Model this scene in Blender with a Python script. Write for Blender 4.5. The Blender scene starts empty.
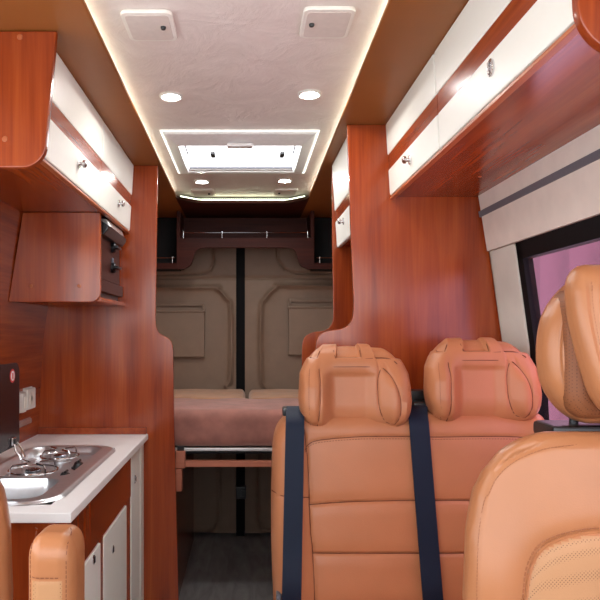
import bpy, bmesh, math, random
import numpy as np
from mathutils import Vector, Matrix
random.seed(4); rng = np.random.default_rng(4)
PI = math.pi
scene = bpy.context.scene
COL = scene.collection

# ---------------------------------------------------------------- camera
F, VX, HY, CZ = 667.0, 247.0, 332.0, 1.28
cam_d = bpy.data.cameras.new('camera'); cam = bpy.data.objects.new('camera', cam_d); COL.objects.link(cam)
cam.location = (0, 0, CZ); cam.rotation_euler = (PI/2, 0, 0)
cam_d.sensor_width = 36; cam_d.lens = F/600*36
cam_d.shift_x = (300-VX)/600; cam_d.shift_y = (HY-300)/600
cam_d.clip_start = .01
scene.camera = cam
def wx(px, Y): return (px-VX)/F*Y
def wz(py, Y): return CZ-(py-HY)/F*Y

# ---------------------------------------------------------------- materials
def new_mat(name):
    m = bpy.data.materials.new(name); m.use_nodes = True
    nt = m.node_tree; b = nt.nodes['Principled BSDF']
    return m, nt, b
def setp(b, **kw):
    for k, v in kw.items():
        k = {'color': 'Base Color', 'rough': 'Roughness', 'metal': 'Metallic', 'coat': 'Coat Weight', 'coat_rough': 'Coat Roughness',
             'emit': 'Emission Color', 'strength': 'Emission Strength', 'sheen': 'Sheen Weight', 'spec': 'Specular IOR Level', 'trans': 'Transmission Weight'}[k]
        if isinstance(v, tuple) and len(v) == 3: v = v+(1,)
        b.inputs[k].default_value = v
def texco(nt, scale, rot=(0, 0, 0)):
    tc = nt.nodes.new('ShaderNodeTexCoord'); mp = nt.nodes.new('ShaderNodeMapping')
    mp.inputs['Scale'].default_value = scale; mp.inputs['Rotation'].default_value = rot
    nt.links.new(tc.outputs['Object'], mp.inputs['Vector']); return mp.outputs['Vector']
def noise(nt, vec, scale, detail=4, dist=0.0, rough=.5):
    n = nt.nodes.new('ShaderNodeTexNoise'); n.inputs['Scale'].default_value = scale; n.inputs['Detail'].default_value = detail
    n.inputs['Distortion'].default_value = dist; n.inputs['Roughness'].default_value = rough
    nt.links.new(vec, n.inputs['Vector']); return n.outputs['Fac']
def ramp(nt, fac, stops):
    r = nt.nodes.new('ShaderNodeValToRGB'); cr = r.color_ramp
    while len(cr.elements) < len(stops): cr.elements.new(.5)
    for e, (p, c) in zip(cr.elements, stops): e.position = p; e.color = c+(1,)
    nt.links.new(fac, r.inputs['Fac']); return r.outputs['Color']
def bump(nt, b, h, strength=.2, dist=.001):
    bp = nt.nodes.new('ShaderNodeBump'); bp.inputs['Strength'].default_value = strength; bp.inputs['Distance'].default_value = dist
    nt.links.new(h, bp.inputs['Height']); nt.links.new(bp.outputs['Normal'], b.inputs['Normal'])
def mixf(nt, a, b2, f=.5):
    m = nt.nodes.new('ShaderNodeMix'); m.data_type = 'FLOAT'; m.inputs[0].default_value = f
    nt.links.new(a, m.inputs[2]); nt.links.new(b2, m.inputs[3]); return m.outputs[0]

def wood(name, axis, dark, mid, light, rough=.2, coat=.0, spec=.5):
    m, nt, b = new_mat(name)
    s = [26, 26, 26]; s['xyz'.index(axis)] = 1.6
    v = texco(nt, s)
    n1 = noise(nt, v, .8, 5, .8)
    s2 = [140, 140, 140]; s2['xyz'.index(axis)] = 4
    n2 = noise(nt, texco(nt, s2), 1.0, 3, .2)
    c = ramp(nt, mixf(nt, n1, n2, .28), [(.32, dark), (.5, mid), (.7, light)])
    nt.links.new(c, b.inputs['Base Color'])
    setp(b, rough=rough, coat=coat, coat_rough=.22, spec=spec)
    return m
CH = ((.20, .026, .006), (.30, .049, .010), (.41, .082, .016))
M = {}
M['wood_z'] = wood('cherry_wood_upright', 'z', *CH)
M['wood_y'] = wood('cherry_wood_lengthwise', 'y', *CH)
M['wood_x'] = wood('cherry_wood_crosswise', 'x', *CH)
M['wood_edge'] = wood('cherry_edge_band', 'z', (.36, .09, .03), (.42, .11, .035), (.48, .14, .045), .35)
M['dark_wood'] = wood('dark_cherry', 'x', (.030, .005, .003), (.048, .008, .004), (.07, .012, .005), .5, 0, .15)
M['pink_wood'] = wood('sawn_beech', 'x', (.42, .13, .07), (.48, .16, .09), (.54, .19, .11), .5, 0)

def simple(name, color, rough=.5, metal=0.0, vary=1.0, **kw):
    m, nt, b = new_mat(name); setp(b, color=color, rough=rough, metal=metal, **kw)
    v = texco(nt, (1, 1, 1)); n = noise(nt, v, 60, 3)
    c = ramp(nt, n, [(.3, tuple(x*(1-.05*vary) for x in color)), (.7, tuple(min(1, x*(1+.03*vary)) for x in color))])
    nt.links.new(c, b.inputs['Base Color'])
    return m
M['white'] = simple('ivory_laminate', (.86, .855, .79), .4, vary=.15, spec=.3)
M['worktop'] = simple('white_worktop', (.88, .88, .88), .3, vary=.2)
M['plastic_white'] = simple('white_plastic', (.74, .72, .68), .4)
M['speaker_plastic'] = simple('cream_plastic', (.84, .80, .73), .45)
M['frame_white'] = simple('white_gloss_frame', (.86, .85, .84), .3)
M['speaker_grille'] = simple('cream_grille', (.70, .62, .56), .5)
M['plastic_black'] = simple('black_plastic', (.012, .012, .014), .3)
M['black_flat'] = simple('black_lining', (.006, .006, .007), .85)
M['rubber'] = simple('black_rubber', (.006, .006, .007), .7, spec=.12)
M['chrome'] = simple('chrome', (.75, .75, .76), .14, 1.0)
M['steel'] = simple('brushed_steel', (.68, .70, .73), .28, .85)
M['dark_steel'] = simple('dark_burner_steel', (.30, .30, .33), .22, 1.0)  # darker steel of the burner caps
M['alu'] = simple('aluminium', (.72, .70, .68), .35, 1.0)
M['glass_dark'] = simple('smoked_glass', (.010, .006, .009), .14, spec=.3)
M['panel_gloss'] = simple('gloss_brown_panel', (.045, .012, .009), .3, spec=.2)
M['grey_strip'] = simple('grey_trim', (.13, .13, .155), .5)
M['belt_blue'] = None
M['sticker_red'] = simple('red_ink', (.6, .03, .03), .5)
M['sticker_white'] = simple('white_paper', (.8, .8, .8), .5)

def fabric(name, color, scale=500, rough=.85, sheen=.3, strength=.3, vary=.2):
    m, nt, b = new_mat(name)
    v = texco(nt, (1, 1, 1)); n = noise(nt, v, 14, 5)
    nt.links.new(ramp(nt, n, [(.3, tuple(x*(1-vary) for x in color)), (.7, tuple(min(1, x*(1+vary)) for x in color))]), b.inputs['Base Color'])
    bump(nt, b, noise(nt, v, scale, 2), strength, .001); setp(b, rough=rough, sheen=sheen); return m
M['suede'] = fabric('mauve_suede', (.32, .13, .10), vary=.25)
M['suede_tan'] = fabric('tan_suede', (.48, .24, .12), vary=.15)
M['beige_wall'] = fabric('beige_wall_fabric', (.74, .65, .585), 350, .7, .1, .15, .05)
M['cream_trim'] = fabric('cream_pillar_plastic', (.66, .63, .57), 300, .55, 0, .1, .04)
M['door_trim'] = fabric('taupe_door_trim', (.245, .165, .115), 600, .6, .05, .15, .06)

def leather(name, color, rough=.38, perf=False, strength=.22):
    m, nt, b = new_mat(name)
    v = texco(nt, (1, 1, 1)); n = noise(nt, v, 6, 4)
    c = ramp(nt, n, [(.3, tuple(x*.93 for x in color)), (.7, tuple(min(1, x*1.06) for x in color))])
    vo = nt.nodes.new('ShaderNodeTexVoronoi'); vo.inputs['Scale'].default_value = 420
    nt.links.new(v, vo.inputs['Vector'])
    wr = noise(nt, v, 28, 5, .6)
    bump(nt, b, mixf(nt, vo.outputs['Distance'], wr, .55), strength, .002)
    if perf:
        v2 = texco(nt, (230, 230, 230), (0, PI/4, 0))
        vp = nt.nodes.new('ShaderNodeTexVoronoi'); vp.inputs['Scale'].default_value = 1.0; vp.inputs['Randomness'].default_value = 0.0
        nt.links.new(v2, vp.inputs['Vector'])
        holes = ramp(nt, vp.outputs['Distance'], [(.20, (.45, .45, .45)), (.30, (1, 1, 1))])
        mx = nt.nodes.new('ShaderNodeMix'); mx.data_type = 'RGBA'; mx.blend_type = 'MULTIPLY'; mx.inputs[0].default_value = 1
        nt.links.new(c, mx.inputs[6]); nt.links.new(holes, mx.inputs[7]); c = mx.outputs[2]
    nt.links.new(c, b.inputs['Base Color']); setp(b, rough=rough, coat=.0, spec=.38); return m
TAN = (.47, .183, .082)
M['leather'] = leather('tan_leather', TAN)
M['leather_near'] = leather('tan_leather_smooth', (.42, .172, .074), .3, strength=.10)
M['leather_perf'] = leather('perforated_tan_leather', (.46, .24, .115), .5, True)
M['gusset'] = leather('perforated_brown_leather_shaded', (.22, .075, .028), .55, True)  # brown leather, darkened further with the shade of the gap between cushions
M['thread'] = simple('tan_thread', (.16, .045, .018), .8)
M['thread_light'] = simple('pale_thread', (.32, .12, .05), .7)
M['soffit'] = leather('brown_leatherette', (.30, .10, .020), .42)
def webbing():
    m, nt, b = new_mat('navy_webbing')
    v = texco(nt, (1, 1, 1)); w = nt.nodes.new('ShaderNodeTexWave'); w.inputs['Scale'].default_value = 180; w.bands_direction = 'X'
    nt.links.new(v, w.inputs['Vector'])
    nt.links.new(ramp(nt, w.outputs['Fac'], [(.2, (.006, .011, .026)), (.8, (.012, .020, .042))]), b.inputs['Base Color'])
    bump(nt, b, noise(nt, texco(nt, (300, 900, 900)), 1, 2), .3, .001); setp(b, rough=.6, spec=.2); return m
M['webbing'] = webbing()
def ceiling_mat():
    m, nt, b = new_mat('pearl_ceiling_vinyl')
    v = texco(nt, (1, 1, 1)); n = noise(nt, v, 7, 8, .9, .65)
    nt.links.new(ramp(nt, n, [(.3, (.74, .65, .60)), (.7, (.83, .75, .70))]), b.inputs['Base Color'])
    bump(nt, b, n, .5, .015); setp(b, rough=.42); return m
M['ceiling'] = ceiling_mat()
def floor_mat():
    m, nt, b = new_mat('grey_laminate')
    v = texco(nt, (9, 2, 1), (0, 0, .5)); n = noise(nt, v, 2, 6, .8)
    nt.links.new(ramp(nt, n, [(.3, (.30, .29, .29)), (.7, (.46, .45, .45))]), b.inputs['Base Color'])
    setp(b, rough=.16); return m
M['floor'] = floor_mat()
def emitter(name, color, strength):
    m, nt, b = new_mat(name); setp(b, color=(.8, .8, .8), emit=color, strength=strength, rough=.5); return m
M['lamp'] = emitter('lamp_lens', (1, .97, .93), 280)
M['led'] = emitter('led_tape', (.86, 1, .86), 9)
M['led_end'] = emitter('led_tape_dots', (.90, 1, .70), 3.2)
M['led_soft'] = emitter('led_tape_halo', (.97, 1, .92), 1.6)
M['sky_pane'] = emitter('daylit_acrylic', (.97, .98, 1), 5.5)
def glass_mat():
    m, nt, b = new_mat('tinted_window_glass')
    nt.nodes.remove(b); out = nt.nodes['Material Output']
    t = nt.nodes.new('ShaderNodeBsdfTransparent'); t.inputs[0].default_value = (.78, .60, .70, 1)
    g = nt.nodes.new('ShaderNodeBsdfGlossy'); g.inputs['Roughness'].default_value = .03
    lw = nt.nodes.new('ShaderNodeLayerWeight'); pw = nt.nodes.new('ShaderNodeMath'); pw.operation = 'POWER'; pw.inputs[1].default_value = 4; nt.links.new(lw.outputs['Facing'], pw.inputs[0])
    fr = nt.nodes.new('ShaderNodeMath'); fr.operation = 'MULTIPLY_ADD'; fr.inputs[1].default_value = .12; fr.inputs[2].default_value = .02; nt.links.new(pw.outputs[0], fr.inputs[0])
    mx = nt.nodes.new('ShaderNodeMixShader')
    nt.links.new(fr.outputs[0], mx.inputs[0]); nt.links.new(t.outputs[0], mx.inputs[1]); nt.links.new(g.outputs[0], mx.inputs[2])
    nt.links.new(mx.outputs[0], out.inputs[0]); return m
M['glass'] = glass_mat()
def outside_mat():
    m, nt, b = new_mat('mauve_cladding')
    v = texco(nt, (1, 1, 1)); w = nt.nodes.new('ShaderNodeTexWave'); w.inputs['Scale'].default_value = .33; w.bands_direction = 'Y'
    w.wave_profile = 'SAW'; nt.links.new(v, w.inputs['Vector'])
    n = noise(nt, v, 3, 5)
    nt.links.new(ramp(nt, mixf(nt, w.outputs['Fac'], n, .4), [(.35, (.066, .024, .036)), (.42, (.082, .030, .044)), (.6, (.098, .040, .056))]), b.inputs['Base Color'])
    setp(b, rough=.6); return m
M['outside'] = outside_mat()

# ---------------------------------------------------------------- mesh builder
class MB:
    def __init__(s, *mats): s.bm = bmesh.new(); s.mats = list(mats); s.dense = False
    def _add(s, tmp, mi=0):
        if mi:
            for f in tmp.faces: f.material_index = mi
        me = bpy.data.meshes.new('tmp'); tmp.to_mesh(me); tmp.free(); s.bm.from_mesh(me); bpy.data.meshes.remove(me); return s
    def box(s, x0, x1, y0, y1, z0, z1, r=0.0, mi=0, seg=2):
        t = bmesh.new(); bmesh.ops.create_cube(t, size=1)
        for v in t.verts: v.co = Vector(((x0+x1)/2+v.co.x*(x1-x0), (y0+y1)/2+v.co.y*(y1-y0), (z0+z1)/2+v.co.z*(z1-z0)))
        if r: bmesh.ops.bevel(t, geom=t.edges[:], offset=r, segments=seg, affect='EDGES', profile=.5)
        return s._add(t, mi)
    def prism(s, poly, axis, a0, a1, r=0.0, mi=0):
        t = bmesh.new()
        def P(p, a): return {'y': (p[0], a, p[1]), 'x': (a, p[0], p[1]), 'z': (p[0], p[1], a)}[axis]
        A = [t.verts.new(P(p, a0)) for p in poly]; B = [t.verts.new(P(p, a1)) for p in poly]
        n = len(poly); t.faces.new(A); t.faces.new(B[::-1])
        for i in range(n): t.faces.new((A[i], B[i], B[(i+1) % n], A[(i+1) % n]))
        bmesh.ops.recalc_face_normals(t, faces=t.faces[:])
        if r:
            es = [e for e in t.edges if len(e.link_faces) == 2 and max(len(f.verts) for f in e.link_faces) == n and e.calc_face_angle(0) > .6 and (n > 4 or True)]
            es = [e for e in es if any(len(f.verts) == n and abs(f.normal['xyz'.index(axis)]) > .9 for f in e.link_faces)]
            bmesh.ops.bevel(t, geom=es, offset=r, segments=2, affect='EDGES', profile=.5)
        return s._add(t, mi)
    def tube(s, pts, r, n=8, mi=0, closed=False):
        t = bmesh.new(); P = [Vector(p) for p in pts]; rings = []; N = len(P); up = None
        for i, p in enumerate(P):
            a = P[i-1] if (i > 0 or closed) else p; b = P[(i+1) % N] if (i < N-1 or closed) else p
            d = (b-a).normalized()
            if up is None: up = d.orthogonal().normalized()
            up = (up-d*up.dot(d)).normalized(); sd = d.cross(up)
            rings.append([t.verts.new(p+(up*math.cos(2*PI*k/n)+sd*math.sin(2*PI*k/n))*r) for k in range(n)])
        for i in range(N if closed else N-1):
            A, B = rings[i], rings[(i+1) % N]
            for k in range(n): t.faces.new((A[k], A[(k+1) % n], B[(k+1) % n], B[k]))
        if not closed: t.faces.new(rings[0][::-1]); t.faces.new(rings[-1])
        bmesh.ops.recalc_face_normals(t, faces=t.faces[:])
        return s._add(t, mi)
    def lathe(s, prof, c, axis='z', n=32, mi=0):
        """prof: (radius, height) list; height runs along axis direction"""
        t = bmesh.new(); c = Vector(c)
        ax = {'x': Vector((1, 0, 0)), 'y': Vector((0, 1, 0)), 'z': Vector((0, 0, 1)), '-z': Vector((0, 0, -1)), '-x': Vector((-1, 0, 0)), '-y': Vector((0, -1, 0))}.get(axis) if isinstance(axis, str) else Vector(axis).normalized()
        u = ax.orthogonal().normalized(); w = ax.cross(u); rings = []
        for r, h in prof: rings.append([t.verts.new(c+ax*h+(u*math.cos(2*PI*k/n)+w*math.sin(2*PI*k/n))*max(r, 1e-5)) for k in range(n)])
        for A, B in zip(rings, rings[1:]):
            for k in range(n): t.faces.new((A[k], A[(k+1) % n], B[(k+1) % n], B[k]))
        t.faces.new(rings[0][::-1]); t.faces.new(rings[-1])
        bmesh.ops.remove_doubles(t, verts=t.verts[:], dist=2e-5)
        bmesh.ops.recalc_face_normals(t, faces=t.faces[:])
        return s._add(t, mi)
    def arrays(s, V, Fc, mi=0):
        s.dense = len(V) > 400
        t = bmesh.new(); vs = [t.verts.new(p) for p in V]
        mis = mi if hasattr(mi, '__len__') else None
        for i, f in enumerate(Fc):
            try: fc = t.faces.new([vs[k] for k in f])
            except ValueError: continue
            if mis is not None: fc.material_index = int(mis[i])
        bmesh.ops.recalc_face_normals(t, faces=t.faces[:])
        return s._add(t, 0 if mis is not None else mi)
    def out(s, name, parent=None, ang=38):
        me = bpy.data.meshes.new(name)
        off = Vector((0, 0, 0)); p = parent
        while p is not None: off = off+Vector(p.location); p = p.parent
        for v in s.bm.verts: v.co -= off
        s.bm.to_mesh(me); s.bm.free()
        for m in s.mats: me.materials.append(m)
        me.polygons.foreach_set('use_smooth', [True]*len(me.polygons)); me.set_sharp_from_angle(angle=math.radians(ang))
        o = bpy.data.objects.new(name, me); COL.objects.link(o)
        if not s.dense: w_ = o.modifiers.new('weighted_normals', 'WEIGHTED_NORMAL'); w_.keep_sharp = True; w_.weight = 100
        if parent: o.parent = parent
        return o
def thing(name, label, cat, loc=(0, 0, 0), group=None):
    o = bpy.data.objects.new(name, None); COL.objects.link(o); o.location = loc; o.empty_display_size = .05
    o['label'] = label; o['category'] = cat
    if group: o['group'] = group
    return o
def tag(o, label, cat, group=None):
    o['label'] = label; o['category'] = cat
    if group: o['group'] = group
    return o
def struct(o): o['kind'] = 'structure'; return o
def dup(root, loc, label, group=None):
    r = root.copy(); COL.objects.link(r); r.location = loc; r['label'] = label
    if group: r['group'] = group
    for ch in list(root.children):
        c = ch.copy(); COL.objects.link(c); c.parent = r
        for g in list(ch.children):
            d = g.copy(); COL.objects.link(d); d.parent = c
    return r
def arc(cx, cy, r, a0, a1, n=8): return [(cx+r*math.cos(a0+(a1-a0)*i/n), cy+r*math.sin(a0+(a1-a0)*i/n)) for i in range(n+1)]

# padded body: rounded box with dense faces; returns verts (N,3), normal-ish front weights, faces
def rbox(half, r, n):
    a = np.array(half, float); r = np.array(r if hasattr(r, '__len__') else (r,)*3, float); key = {}; V = []; Fc = []
    def lin(h, rr, k):
        th = np.linspace(0, PI/2, 6)[:-1]
        edge = -h+rr*(1-np.cos(th)) if rr > 0 else np.array([-h])
        inner = np.linspace(-h+rr, h-rr, k)
        return np.concatenate([edge, inner, -edge[::-1]])
    G = [lin(a[i], r[i], n[i]) for i in range(3)]
    def vid(p):
        k = tuple(np.round(p, 6))
        if k not in key: key[k] = len(V); V.append(p)
        return key[k]
    for ax in range(3):
        u, v = [(1, 2), (2, 0), (0, 1)][ax]
        for sgn in (-1, 1):
            idx = np.empty((len(G[u]), len(G[v])), int)
            for i, gu in enumerate(G[u]):
                for j, gv in enumerate(G[v]):
                    p = np.zeros(3); p[ax] = sgn*a[ax]; p[u] = gu; p[v] = gv; idx[i, j] = vid(p)
            for i in range(len(G[u])-1):
                for j in range(len(G[v])-1):
                    q = (idx[i, j], idx[i+1, j], idx[i+1, j+1], idx[i, j+1]); Fc.append(q if sgn > 0 else q[::-1])
    P = np.array(V); inn = np.clip(P, -(a-r), a-r); d = (P-inn)/np.maximum(r, 1e-6)
    # keep the cube face direction, project corners to an ellipsoid
    ln = np.maximum(np.linalg.norm(d, axis=1, keepdims=True), 1e-9)
    Q = inn+d/ln*r*(ln > 1e-6)
    return Q, Fc
def seg_dist(X, Z, line):
    D = np.full(X.shape, 9.)
    for (x0, z0), (x1, z1) in zip(line, line[1:]):
        dx, dz = x1-x0, z1-z0; L = dx*dx+dz*dz+1e-12
        t = np.clip(((X-x0)*dx+(Z-z0)*dz)/L, 0, 1)
        D = np.minimum(D, np.hypot(X-x0-t*dx, Z-z0-t*dz))
    return D
def smooth(x, a, b): t = np.clip((x-a)/(b-a), 0, 1); return t*t*(3-2*t)
def spline(pts, n=8):
    P = [np.array(p, float) for p in pts]; out = []
    for i in range(len(P)-1):
        p0 = P[max(i-1, 0)]; p1 = P[i]; p2 = P[i+1]; p3 = P[min(i+2, len(P)-1)]
        for k in range(n):
            t = k/n; out.append(.5*((2*p1)+(-p0+p2)*t+(2*p0-5*p1+4*p2-p3)*t*t+(-p0+3*p1-3*p2+p3)*t**3))
    out.append(P[-1]); return [tuple(q) for q in out]
def stitches(mb, V, line, off=.0, step=.007, ln=.0045, r=.0009, mi=1, front=-1):
    """thread dashes laid on the front skin of V along an (x,z) polyline"""
    L = np.array(line); seg = np.hypot(*np.diff(L, axis=0).T); cum = np.concatenate([[0], np.cumsum(seg)])
    def on(t):
        x = np.interp(t, cum, L[:, 0]); z = np.interp(t, cum, L[:, 1]); q = np.hypot(V[:, 0]-x, V[:, 2]-z)
        c = np.where(q < .012)[0]
        if len(c) < 3: return (x, float(V[np.argmin(q), 1]), z)
        c = c[V[c, 1] < V[c, 1].min()+.03]; c = c[np.argsort(q[c])[:4]]; w = 1/(q[c]+1e-4)
        return (x, float((V[c, 1]*w).sum()/w.sum())-.0005, z)
    t = 0
    while t+ln < cum[-1]:
        mb.tube([on(t), on(t+ln)], r, 5, mi); t += step

def seam_line(mb, V, line, r=.0011, mi=1, yo=.0):
    L = np.array(line); pts = []
    for x, z in L:
        q = np.hypot(V[:, 0]-x, V[:, 2]-z); c = np.where(q < .014)[0]
        if len(c) < 3: continue
        c = c[V[c, 1] < V[c, 1].min()+.03]; c = c[np.argsort(q[c])[:4]]; w = 1/(q[c]+1e-4)
        pts.append((x, float((V[c, 1]*w).sum()/w.sum())+yo, z))
    if len(pts) > 1: mb.tube(pts, r, 6, mi)

# ---------------------------------------------------------------- shell of the van
WALL = [(0, .89), (.85, .885), (1.02, .88), (1.236, .868), (1.54, .826), (1.735, .795), (2.12, .725)]
def wall_x(z): return float(np.interp(z, [p[0] for p in WALL], [p[1] for p in WALL]))
def wall_poly(z0, z1, sgn, th=.03, inset=0.0):
    zs = [z0]+[p[0] for p in WALL if z0 < p[0] < z1]+[z1]
    return [(sgn*(wall_x(z)-inset), z) for z in zs]+[(sgn*(wall_x(z)-inset+th), z) for z in zs[::-1]]
Y0, Y1 = .55, 4.32
m = MB(M['floor']); m.box(-.97, .92, -1.0, 4.33, -.04, 0); struct(m.out('floor'))
m = MB(M['ceiling']); m.box(-.76, .76, -.5, 4.32, 2.020, 2.10); struct(m.out('ceiling'))  # cab stretch of roof and side walls: unseen, lengthened to limit daylight
m = MB(M['beige_wall'])
m.prism(wall_poly(0, 2.10, -1, .09), 'y', 1.545, Y1); m.prism(wall_poly(0, 1.0, -1, .035, -.05), 'y', -1.0, 1.545); m.prism(wall_poly(1.68, 2.10, -1), 'y', -.5, 1.545); struct(m.out('wall_left'))
m = MB(M['beige_wall'])
m.prism(wall_poly(0, .95, 1), 'y', -1.0, Y1); m.prism(wall_poly(1.53, 2.10, 1), 'y', -.5, Y1); m.prism(wall_poly(.95, 1.53, 1), 'y', 2.015, Y1)
struct(m.out('wall_right'))
m = MB(M['black_flat']); m.box(-.9, .9, 4.29, 4.33, 0, 2.1); struct(m.out('wall_rear'))
m = MB(M['plastic_black']); m.prism([(-.45, .5), (-.55, .95), (-.75, 1.02), (-1.02, 1.0), (-1.02, 0), (-.6, 0)], 'x', -.88, .88, .0); struct(m.out('dashboard'))  # unseen dashboard block, added with the cab to limit incoming daylight
# padded fabric above the side window with its grey seam strip
m = MB(M['beige_wall']); m.prism(wall_poly(1.55, 1.76, 1, .03, .022), 'y', .75, 2.235, .006); struct(m.out('trim_1'))
m = MB(M['grey_strip']); m.prism(wall_poly(1.665, 1.684, 1, .006, .026), 'y', .75, 2.24); struct(m.out('trim_2'))
# pillar trim beside the window
m = MB(M['cream_trim']); m.prism(wall_poly(.9, 1.548, 1, .03, .014), 'y', 2.03, 2.235, .008); struct(m.out('trim_3'))
# side window: rubber frame + pane
wf = MB(M['rubber'])
def wall_ring(y0, y1, z0, z1, w):
    wf.prism(wall_poly(z1-w*1.6, z1, 1, .03, .012), 'y', y0, y1); wf.prism(wall_poly(z0, z0+w, 1, .05, .012), 'y', y0, y1)
    wf.prism(wall_poly(z0, z1, 1, .03, .012), 'y', y1-w, y1); wf.prism(wall_poly(z0, z1, 1, .05, .012), 'y', y0, y0+w)
wall_ring(.75, 2.02, .95, 1.56, .038)
win = struct(wf.out('window_1'))
gp = MB(M['glass']); gp.prism(wall_poly(.97, 1.545, 1, .005, .004), 'y', .77, 2.0); gp.out('pane', win)
m = MB(M['outside']); m.box(4.6, 4.7, -2.0, 14.0, -.4, 3.6); struct(m.out('wall_outside'))
# wood lining of the kitchen wall
m = MB(M['wood_y']); m.prism(wall_poly(.84, 1.76, -1, .012, .012), 'y', 1.58, 2.80); struct(m.out('trim_4'))

# rear doors
def rear_door(name, sgn, x0, x1):
    """x0 inner edge near the gap, x1 outer edge"""
    Yd = 4.18; nx, nz = 130, 300
    X = np.linspace(x0, x1, nx); Z = np.linspace(.02, 2.0, nz); XX, ZZ = np.meshgrid(X, Z, indexing='ij')
    YY = np.full(XX.shape, Yd)
    k = lambda pts: [(wx(a, Yd), wz(b, Yd)) for a, b in pts]
    if sgn < 0:
        octo = k([(60, 289), (205, 287.5), (217, 289), (226, 298), (231, 310), (231, 372), (227, 386), (216, 396), (60, 398)])
        pock = k([(110, 303), (205, 303), (205, 357), (110, 357), (110, 303)])
        up = k([(211, 215), (212, 245), (214, 262), (210, 271), (200, 274), (60, 277)])
        low = k([(219, 440), (219, 520), (215, 530), (205, 533), (120, 533)])
    else:
        octo = k([(430, 288), (290, 286), (276, 288), (266, 298), (261, 312), (261, 374), (266, 388), (277, 397), (430, 398)])
        pock = k([(383, 299), (288, 299), (288, 355), (383, 355), (383, 299)])
        up = k([(277, 215), (276, 245), (278, 260), (284, 269), (295, 273), (430, 275)])
        low = k([(258, 440), (258, 520), (262, 530), (272, 533), (370, 533)])
    D = seg_dist(XX, ZZ, spline(octo, 5)); YY = YY-.026*np.exp(-(D/.012)**2)-.008*np.exp(-(D/.035)**2)
    inside = (np.abs(XX) > abs(octo[4][0]+.0)) & (ZZ < octo[1][1]) & (ZZ > octo[-1][1])
    D = seg_dist(XX, ZZ, up); YY = YY+.012*np.exp(-(D/.007)**2)
    D = seg_dist(XX, ZZ, low); YY = YY+.012*np.exp(-(D/.010)**2)
    YY = YY+.010*np.exp(-((ZZ-wz(278, Yd))/.008)**2)*(np.abs(XX-(x0+x1)/2) < 9)
    V = np.stack([XX, YY, ZZ], -1).reshape(-1, 3)
    Fc = [(i*nz+j, (i+1)*nz+j, (i+1)*nz+j+1, i*nz+j+1) for i in range(nx-1) for j in range(nz-1)]
    mb = MB(M['door_trim']); mb.arrays(V, Fc); mb.box(min(x0, x1), max(x0, x1), Yd+.02, Yd+.06, .02, 2.0)
    d = struct(mb.out(name))
    xs = [p[0] for p in pock]; zs = [p[1] for p in pock]; a, b, c, e = min(xs), max(xs), min(zs), max(zs)
    pk = MB(M['door_trim']); pk.box(a, b, Yd-.040, Yd+.005, c, e-.055, .008); pk.box(a-.004, b+.004, Yd-.048, Yd+.005, e-.06, e-.048, .005)
    pk.prism([(a, e), (b, e), (b, e-.02), (a, e-.02)], 'y', Yd-.02, Yd+.005, .004)
    pk.box(a, a+.016, Yd-.024, Yd+.005, c, e, .004); pk.box(b-.016, b, Yd-.024, Yd+.005, c, e, .004)
    q = pk.out('pocket', d)
    return d
rear_door('door_1', -1, wx(236, 4.18), -.86)
dr = rear_door('door_2', 1, wx(245, 4.18), .86)
m = MB(M['plastic_black']); m.box(wx(236, 4.15), wx(246, 4.15), 4.12, 4.185, wz(498, 4.15), wz(486, 4.15), .006); m.box(wx(241, 4.15), wx(246, 4.15), 4.10, 4.13, wz(495, 4.15), wz(489, 4.15), .003)
m.out('latch', dr)
m = MB(M['rubber']); m.box(wx(236.2, 4.18), wx(244.8, 4.18), 4.185, 4.24, 0, 2.05); struct(m.out('trim_5'))

# brown soffits along both sides, with a pocket for the LED tape above the lip
ZC, ZS = 2.020, 1.981
def soffit(near, far, xo, name):
    sg = 1 if xo > 0 else -1; mb = MB(M['soffit'])
    ys = (-.45, 1.4, 3.5, 4.16)
    xs = [near, near, far, far]
    def ring(x, y): return [(x, y, ZS+.003), (x, y, ZS+.010), (x+sg*.03, y, ZS+.012), (x+sg*.045, y, ZC), (xo, y, ZC), (xo, y, ZS), (x+sg*.004, y, ZS)]
    V = [p for x, y in zip(xs, ys) for p in ring(x, y)]; n = 7
    Fc = [(k*n+a, k*n+(a+1) % n, (k+1)*n+(a+1) % n, (k+1)*n+a) for k in range(3) for a in range(n)]+[tuple(range(n)), tuple(range(3*n, 4*n))]
    mb.arrays(V, Fc); return struct(mb.out(name))
soffit(-.348, -.368, -.745, 'trim_6'); soffit(.303, .322, .745, 'trim_7')
# chamfered rear end of the ceiling bay
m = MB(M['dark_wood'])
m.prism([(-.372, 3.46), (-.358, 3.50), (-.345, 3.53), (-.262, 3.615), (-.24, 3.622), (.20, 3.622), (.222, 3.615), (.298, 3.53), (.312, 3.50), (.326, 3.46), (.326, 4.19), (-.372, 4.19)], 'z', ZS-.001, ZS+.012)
struct(m.out('trim_8'))

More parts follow.
